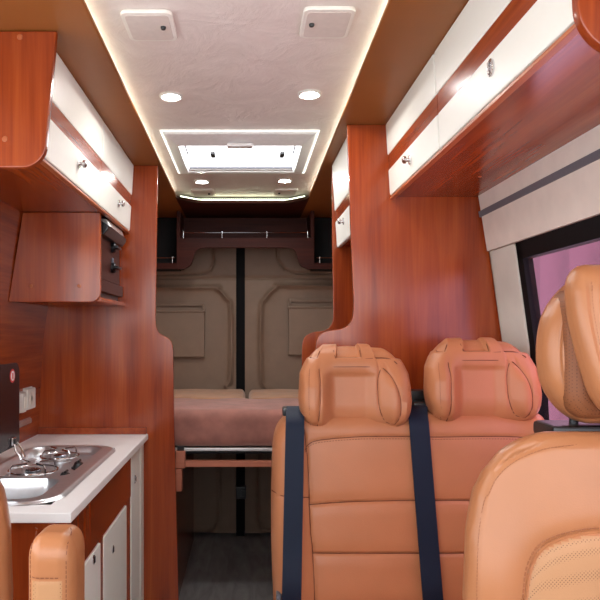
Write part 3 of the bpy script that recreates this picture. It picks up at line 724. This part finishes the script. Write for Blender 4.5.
# ---------------------------------------------------------------- bench seat
be = thing('bench_seat', 'tan leather double bench seat with belts in front of the wooden partition', 'seat', (.49, 1.6, 0))
bx0, bx1, bz0, bz1 = .080, .86, .42, 1.050
bc_ = np.array(((bx0+bx1)/2, 1.965, (bz0+bz1)/2)); hb = np.array(((bx1-bx0)/2, .085, (bz1-bz0)/2))
V, Fc = rbox(hb, (.035, .055, .05), (130, 6, 120)); V = V+bc_
Yf = 1.875
S = lambda pts: spline([(wx(a, Yf), wz(b, Yf)) for a, b in pts], 5)
seams = [S([(304, 424), (305, 436), (308, 470), (309, 520), (312, 560), (313, 640), (313, 740)]),
         S([(305, 450), (309, 444), (320, 440), (355, 437), (390, 436.5), (440, 437), (490, 436.5), (530, 438), (545, 446)]),
         S([(309, 503), (340, 500.5), (390, 499), (420, 499), (470, 499), (540, 502)]),
         S([(311, 549), (350, 549), (420, 549), (540, 549)]), S([(312, 596), (350, 595), (420, 595), (540, 596)]),
         S([(272, 491), (281, 493), (292, 494), (309, 496)])]
fw = smooth(-(V[:, 1]-bc_[1])/hb[1], .0, .9)
prof = np.zeros(len(V))
for i, sline in enumerate(seams):
    D = seg_dist(V[:, 0], V[:, 2], sline); prof += (.006*np.exp(-(D/.0035)**2)+.0035*np.exp(-(D/.020)**2))*(1 if i not in (1, 5) else .4)
V[:, 1] += fw*np.minimum(prof, .012)
# cushion swell + side bolsters pushed forward + recline
u = (V[:, 0]-bc_[0])/hb[0]
V[:, 1] -= fw*.014*(np.exp(-((V[:, 0]-wx(290, Yf))/.035)**2)+np.exp(-((V[:, 0]-(bx1-.04))/.035)**2))
V[:, 1] -= (bz1-V[:, 2])*.13
tz = np.clip((bz1-V[:, 2])/.10, 0, 1); V[:, 0] -= np.where(u < -.8, -1, 0)*(1-tz)**2*.022      # bolster shoulder slopes in
V[:, 2] -= np.where(u < -.75, (np.clip((-.75-u)/.25, 0, 1))*.012*(V[:, 2] > bz1-.12), 0)
V[:, 0] -= np.where(u < -.85, 1, 0)*.010*np.sin(np.clip((V[:, 2]-bz0)/(bz1-bz0), 0, 1)*PI)
mb = MB(M['leather'], M['thread']); mb.arrays(V, Fc)
for sm_ in seams: seam_line(mb, V, [q for q in sm_ if bz0+.02 < q[1] < bz1-.03], .0015, 1, .0004)
for i in (1,): stitches(mb, V, [(a, b-.006) for a, b in seams[i]], step=.008, ln=.005, r=.0008)
mb.out('backrest', be)
benchV = V
V, Fc = rbox((.40, .24, .085), (.04, .05, .04), (60, 40, 6)); V = V+np.array((.465, 1.60, .44)); 
V[:, 2] += np.where(V[:, 2] > .44, -.008*np.exp(-((V[:, 0]-.465)/.01)**2), 0)
mb = MB(M['leather']); mb.arrays(V, Fc); mb.out('seat_cushion', be)
mb = MB(M['grey_strip']); mb.box(.10, .83, 1.42, 1.90, .06, .35, .02); mb.box(.08, .85, 1.38, 1.95, .0, .06, .005); mb.out('base', be)
mb = MB(M['grey_strip']); mb.box(wx(276, 1.83), wx(281, 1.83), 1.80, 1.86, .45, wz(590, 1.83), .006); mb.out('recline_lever', be)

def bench_headrest(xc, zc, yc=1.955):
    a, b, c = .173, .074, .121
    V, Fc = rbox((a, b, c), (.05, .07, .075), (110, 20, 80))
    x, z, y0 = V[:, 0].copy(), V[:, 2].copy(), V[:, 1].copy(); f = smooth(-y0/b, .1, .95)
    V[:, 0] = x*np.interp(z, [-c, -.09, -.03, .04, .08, c], [.90, .97, 1.0, .97, .88, .76])*(1-.16*np.clip((y0+b)/(2*b), 0, 1))
    X = V[:, 0]
    wl = spline([(-.106, .064), (-.103, .02), (-.106, -.05), (-.112, -.112)], 6); wr_ = spline([(.072, .062), (.062, .02), (.064, -.05), (.080, -.09), (.106, -.098)], 6)
    wr2 = spline([(.072, .062), (.098, .035), (.118, -.02), (.118, -.07), (.106, -.098)], 6); tp = [(-.106, .062), (.072, .062)]
    wl2 = spline([(-.128, .088), (-.135, .02), (-.136, -.05), (-.128, -.112)], 6); tp2 = spline([(-.128, .088), (-.10, .083), (0, .083), (.09, .086), (.118, .07)], 6)
    g = np.zeros(len(V))
    for s_, k_ in ((wl, 1), (wr_, .9), (wr2, .8), (tp, .8), (wl2, .45), (tp2, .4)):
        D = seg_dist(X, z, s_); g = np.maximum(g, k_*(.0045*np.exp(-(D/.0035)**2)+.003*np.exp(-(D/.012)**2)))
    cen = smooth(X, -.106, -.055)*smooth(-X, -.068, -.025)*smooth(-z, -.064, -.03)
    V[:, 1] += f*(g+.019*cen)-f*.024*smooth(np.abs(X), .06, .11)*smooth(-z, -.065, .0)
    # horseshoe grip on the upper front slope: two raised bands, a pocket between them, the right shoulder falling away
    fr = smooth(-y0, -.02, .02)
    pocket = smooth(x, -.066, -.060)*smooth(-x, -.024, -.018)*smooth(z, .084, .090)
    should = smooth(x, .066, .074)*smooth(z, .082, .090)+smooth(-x, .124, .132)*smooth(z, .084, .092)*.6
    V[:, 1] += fr*(.024*pocket+.016*should); V[:, 2] -= .008*pocket+.010*should
    V[:, 2] += .006*np.exp(-(X/.10)**2)*smooth(z, .06, c)
    V[:, 1] += V[:, 2]*.14
    P = V+np.array((xc, yc, zc))
    mb = MB(M['leather'], M['thread']); mb.arrays(P, Fc)
    for s_ in (wl, wr_, wr2, tp, tp2, [(-.057, .088), (-.060, .108)], [(.018, .088), (.016, .108)], [(.058, .088), (.052, .106)], [(-.108, .086), (-.100, .106)]): seam_line(mb, P, [(xc+p, zc+q) for p, q in s_], .0013, 1, .0004)
    stitches(mb, P, [(xc+p, zc+q) for p, q in wl2], step=.006, ln=.004, r=.0006)
    h = mb.out('headrest', be)
    for q in (-.07, .07): po = MB(M['chrome']); po.tube([(xc+q, yc+.01, zc-.09), (xc+q, yc-.005, zc-.19)], .006, 10); po.out('headrest_post', h)
bench_headrest(wx(355.5, 1.90), wz(388.5, 1.90)); bench_headrest(wx(484, 1.90), wz(382, 1.90))

# belts
def belt(path, w, name, label, tongue=None):
    """path of (px,py,Y-offset in front of bench skin)"""
    t = thing(name, label, 'seat belt', (path[-1][0], path[-1][1], path[-1][2]), 'seat belts on the bench')
    sp_ = spline(path, 6); VV = []; FF = []; th = .0018
    P = [np.array(p) for p in sp_]
    for i, p in enumerate(P):
        d = P[min(i+1, len(P)-1)]-P[max(i-1, 0)]; d /= np.linalg.norm(d); s_ = np.array((1., 0, 0)); s_ = s_-d*s_.dot(d); s_ /= np.linalg.norm(s_); n = np.cross(s_, d)
        for (a, b) in ((-1, -1), (-1, 1), (-.35, 1.5), (.35, 1.5), (1, 1), (1, -1)): VV.append(p+s_*a*w/2+n*b*th)
    k = 6
    for i in range(len(P)-1):
        for j in range(k): FF.append((i*k+j, i*k+(j+1) % k, (i+1)*k+(j+1) % k, (i+1)*k+j))
    FF += [tuple(range(k)), tuple(range((len(P)-1)*k, len(P)*k))]
    mb = MB(M['webbing']); mb.arrays(VV, FF); mb.out('webbing', t); return t
def skin(x, z):
    Fv = benchV[benchV[:, 1] < np.median(benchV[:, 1])+.05]
    m_ = (np.abs(Fv[:, 0]-x) < .03) & (np.abs(Fv[:, 2]-z) < .025)
    return float(Fv[m_, 1].min()) if m_.any() else 1.88
def belt_path(px, top):
    out = list(top)
    for a, b in px:
        x, z = wx(a, 1.87), wz(b, 1.87); y = skin(x, z)-.005; x, z = wx(a, y), wz(b, y); out.append((x, y, z))
    return out
bt = belt(belt_path([(295, 424), (294.5, 450), (293.5, 500), (292.5, 550), (291.5, 600), (290, 650), (290, 700)], [(wx(296, 1.96), 1.99, 1.052), (wx(296, 1.93), 1.945, 1.062), (wx(295.5, 1.90), 1.91, 1.053)]), .052, 'seat_belt', 'navy blue seat belt over the left bolster of the bench')
mb = MB(M['plastic_black']); mb.box(wx(283, 1.95), wx(303, 1.95), 1.925, 1.99, 1.046, 1.060, .005); mb.box(wx(282, 1.95), wx(287, 1.95), 1.915, 1.95, 1.038, 1.060, .004); mb.out('belt_guide', bt)
bt = belt(belt_path([(419, 424), (421, 450), (425, 500), (429, 550), (433, 600), (437, 650), (440, 700)], [(wx(419, 1.99), 1.985, 1.060), (wx(418.5, 1.94), 1.945, 1.064), (wx(418.5, 1.90), 1.910, 1.053)]), .055, 'seat_belt', 'navy blue seat belt running down between the two bench headrests')
mb = MB(M['plastic_black']); mb.box(wx(411, 1.98), wx(433, 1.98), 1.95, 2.03, 1.046, 1.075, .008); mb.box(wx(412, 1.98), wx(430, 1.98), 2.0, 2.05, 1.07, 1.105, .006); mb.out('retractor', bt)

# ---------------------------------------------------------------- front seats
def sm_tap(z, h, tap):
    q = spline(list(zip([-h, -h*.3, h*.35, h], tap)), 10)
    return np.interp(z, [p[0] for p in q], [p[1] for p in q])
def front_seat(sgn, xc, label, arm=False):
    t = thing('front_seat', label, 'seat', (xc, 1.1, 0))
    hw, z0, z1 = .264, .45, 1.112; zc = (z0+z1)/2; hz = (z1-z0)/2
    V, Fc = rbox((hw, .085, hz), (.03, .06, .03), (110, 6, 130)); x, z = V[:, 0].copy(), V[:, 2]+zc
    sh = np.interp(z, [z0, .70, .83, .93, .998, 1.04, 1.073, 1.09, 1.102, z1], [.97, 1.0, .995, .955, .885, .805, .70, .60, .48, .36])
    X = x*sh*(1-.27*np.clip((V[:, 1]+.085)/.17, 0, 1))
    f = smooth(-V[:, 1]/.085, -.2, .9)
    half = [(.232, .50), (.240, .70), (.241, .838), (.229, .95), (.205, 1.018), (.170, 1.058), (.112, 1.084), (.05, 1.092), (0, 1.093)]
    piping = spline([(-p, q) for p, q in half]+[(p, q) for p, q in half[-2::-1]], 6)
    half = [(.158, .50), (.158, .80), (.152, .838), (.143, .879), (.124, .912), (.095, .930), (.046, .942), (0, .944)]
    insert = spline([(-p, q) for p, q in half]+[(p, q) for p, q in half[-2::-1]], 6)
    D1 = seg_dist(X, z, piping); D2 = seg_dist(X, z, insert)
    Y = V[:, 1]+f*(.004*np.exp(-(D1/.0035)**2)+.002*np.exp(-(D1/.012)**2)+.006*np.exp(-(D2/.004)**2)+.004*np.exp(-(D2/.016)**2))
    Y -= f*.016*np.exp(-((np.abs(X)-.205)/.05)**2)*smooth(-z, -1.03, -.85)          # side bolsters
    Y -= f*.018*(1-(X/hw)**2)*smooth(z, .6, 1.0)
    Y += (z-z1)*.16+1.245
    z = z-.085*np.clip((V[:, 1]+.06)/.145, 0, 1)*smooth(z, .95, z1)
    P = np.stack([xc+X, Y, z], -1)
    # insert faces get the perforated leather
    inz = np.interp(np.abs(X), [p[0] for p in insert if p[0] >= 0 and p[1] > .80], [p[1] for p in insert if p[0] >= 0 and p[1] > .80])
    ins = (np.abs(X) < .155) & (z < inz-.003) & (f > .8)
    mb = MB(M['leather_near'], M['leather_perf'], M['thread'], M['thread_light'])
    mb.arrays(P, Fc, [1 if all(ins[k] for k in fc) else 0 for fc in Fc])
    stitches(mb, P, [(xc+a*.975, b-.005*(b > 1.0)) for a, b in piping], step=.006, ln=.0042, r=.0007, mi=3)
    stitches(mb, P, [(xc+a*1.05, b+.007*(b > .86)) for a, b in insert], step=.009, ln=.0065, r=.0013, mi=3)
    seam_line(mb, P, [(xc+a*.99, b-.002) for a, b in insert if b > .52], .0032, 0, .001)
    mb.out('backrest', t)
    # headrest: front and rear cushions with a perforated gusset between
    hr = MB(M['gusset']); V, Fc = rbox((.115, .055, .118), (.04, .03, .05), (30, 6, 30)); hr.arrays(V+np.array((xc+sgn*.055, 1.20, 1.245)), Fc); hd = hr.out('headrest', t)
    def lobe(half, r, c, tilt, name, tap):
        V, Fc = rbox(half, r, (56, 8, 56)); z = V[:, 2]; 
        V[:, 0] *= sm_tap(z, half[2], tap)
        f = smooth(-V[:, 1]/half[1], -.2, .9)
        V[:, 1] -= f*.012*np.exp(-(V[:, 0]/(.6*half[0]))**2)
        line = [(s_*(half[0]-.022)*float(sm_tap(q, half[2], tap)), q) for s_ in (-1,) for q in np.linspace(-half[2]+.03, half[2]-.03, 20)]
        line2 = [(-p, q) for p, q in line]
        for l_ in (line, line2): V[:, 1] += f*.005*np.exp(-(seg_dist(V[:, 0], z, l_)/.004)**2)
        V[:, 1] += z*tilt
        P = V+np.array(c); mb = MB(M['leather_near'], M['thread'], M['thread_light']); mb.arrays(P, Fc)
        for l_ in (line, line2):
            stitches(mb, P, [(c[0]+p*.975, c[2]+q) for p, q in l_], step=.006, ln=.004, r=.0008, mi=2)
        return mb.out(name, hd)
    lobe((.150, .054, .134), (.06, .044, .075), (xc+sgn*.068, 1.214, 1.250), .05, 'rear_cushion', [.82, 1.0, .96, .70])
    lobe((.128, .036, .128), (.03, .030, .045), (xc+sgn*.062, 1.135, 1.268), .16, 'front_cushion', [.70, .88, .98, .97])
    for q in (-.065, .065): po = MB(M['plastic_black']); po.tube([(xc+sgn*.05+q, 1.225, 1.15), (xc+sgn*.05+q, 1.23, 1.06)], .008, 10); po.out('headrest_post', hd)
    po = MB(M['plastic_black']); po.box(xc+sgn*.03-.10, xc+sgn*.03+.10, 1.19, 1.28, 1.085, 1.112, .008); po.out('headrest_collar', hd)
    V, Fc = rbox((.26, .25, .08), (.05, .05, .05), (30, 30, 6)); mb = MB(M['leather_near']); mb.arrays(V+np.array((xc, .82, .44)), Fc); mb.out('seat_cushion', t)
    mb = MB(M['grey_strip']); mb.box(xc-.2, xc+.2, .65, 1.08, .0, .37, .02); mb.out('seat_base', t)
    if arm:
        ax0, ax1, ay0, ay1, az0, az1 = -.330, -.258, .985, 1.085, .62, .975
        V, Fc = rbox(((ax1-ax0)/2, (ay1-ay0)/2, (az1-az0)/2), (.022, .03, .035), (24, 40, 80)); V = V+np.array(((ax0+ax1)/2, (ay0+ay1)/2, (az0+az1)/2))
        f = smooth(-(V[:, 1]-(ay0+ay1)/2), .02, .08); zs = wz(580, .985)
        for l_ in ([(ax0+.010, .6), (ax0+.010, .99)], [(ax1-.013, .6), (ax1-.013, .99)], [(ax0+.01, zs), (ax1-.013, zs)]):
            D = seg_dist(V[:, 0], V[:, 2], l_); V[:, 1] += f*.003*np.exp(-(D/.0025)**2)
        mb = MB(M['leather_near'], M['leather_perf'], M['thread'])
        ins = (V[:, 1] < ay0+.02) & (V[:, 2] < zs-.001) & (V[:, 0] > ax0+.010) & (V[:, 0] < ax1-.013)
        mb.arrays(V, Fc, [1 if all(ins[k] for k in fc) else 0 for fc in Fc])
        for xx_ in (ax0+.0075, ax1-.0105): stitches(mb, V, [(xx_, .62), (xx_, .985)], step=.007, ln=.005, r=.0007, mi=2)
        stitches(mb, V, [(ax0+.011, zs+.0025), (ax1-.014, zs+.0025)], step=.007, ln=.005, r=.0007, mi=2)
        mb.out('armrest', t)
    return t
front_seat(1, .616, 'tan leather front passenger seat with a perforated centre, lower right foreground')
front_seat(-1, -.648, 'tan leather driver seat with a folded-up armrest, lower left foreground', True)

# ---------------------------------------------------------------- daylight
w = bpy.data.worlds.new('daylight'); scene.world = w; w.use_nodes = True
nt = w.node_tree; bg = nt.nodes['Background']; bg.inputs['Color'].default_value = (.94, .97, 1, 1); bg.inputs['Strength'].default_value = 4.0
vs_ = scene.view_settings; vs_.view_transform = 'Standard'; vs_.look = 'None'; vs_.gamma = 1; vs_.use_curve_mapping = False; vs_.exposure = 0.35
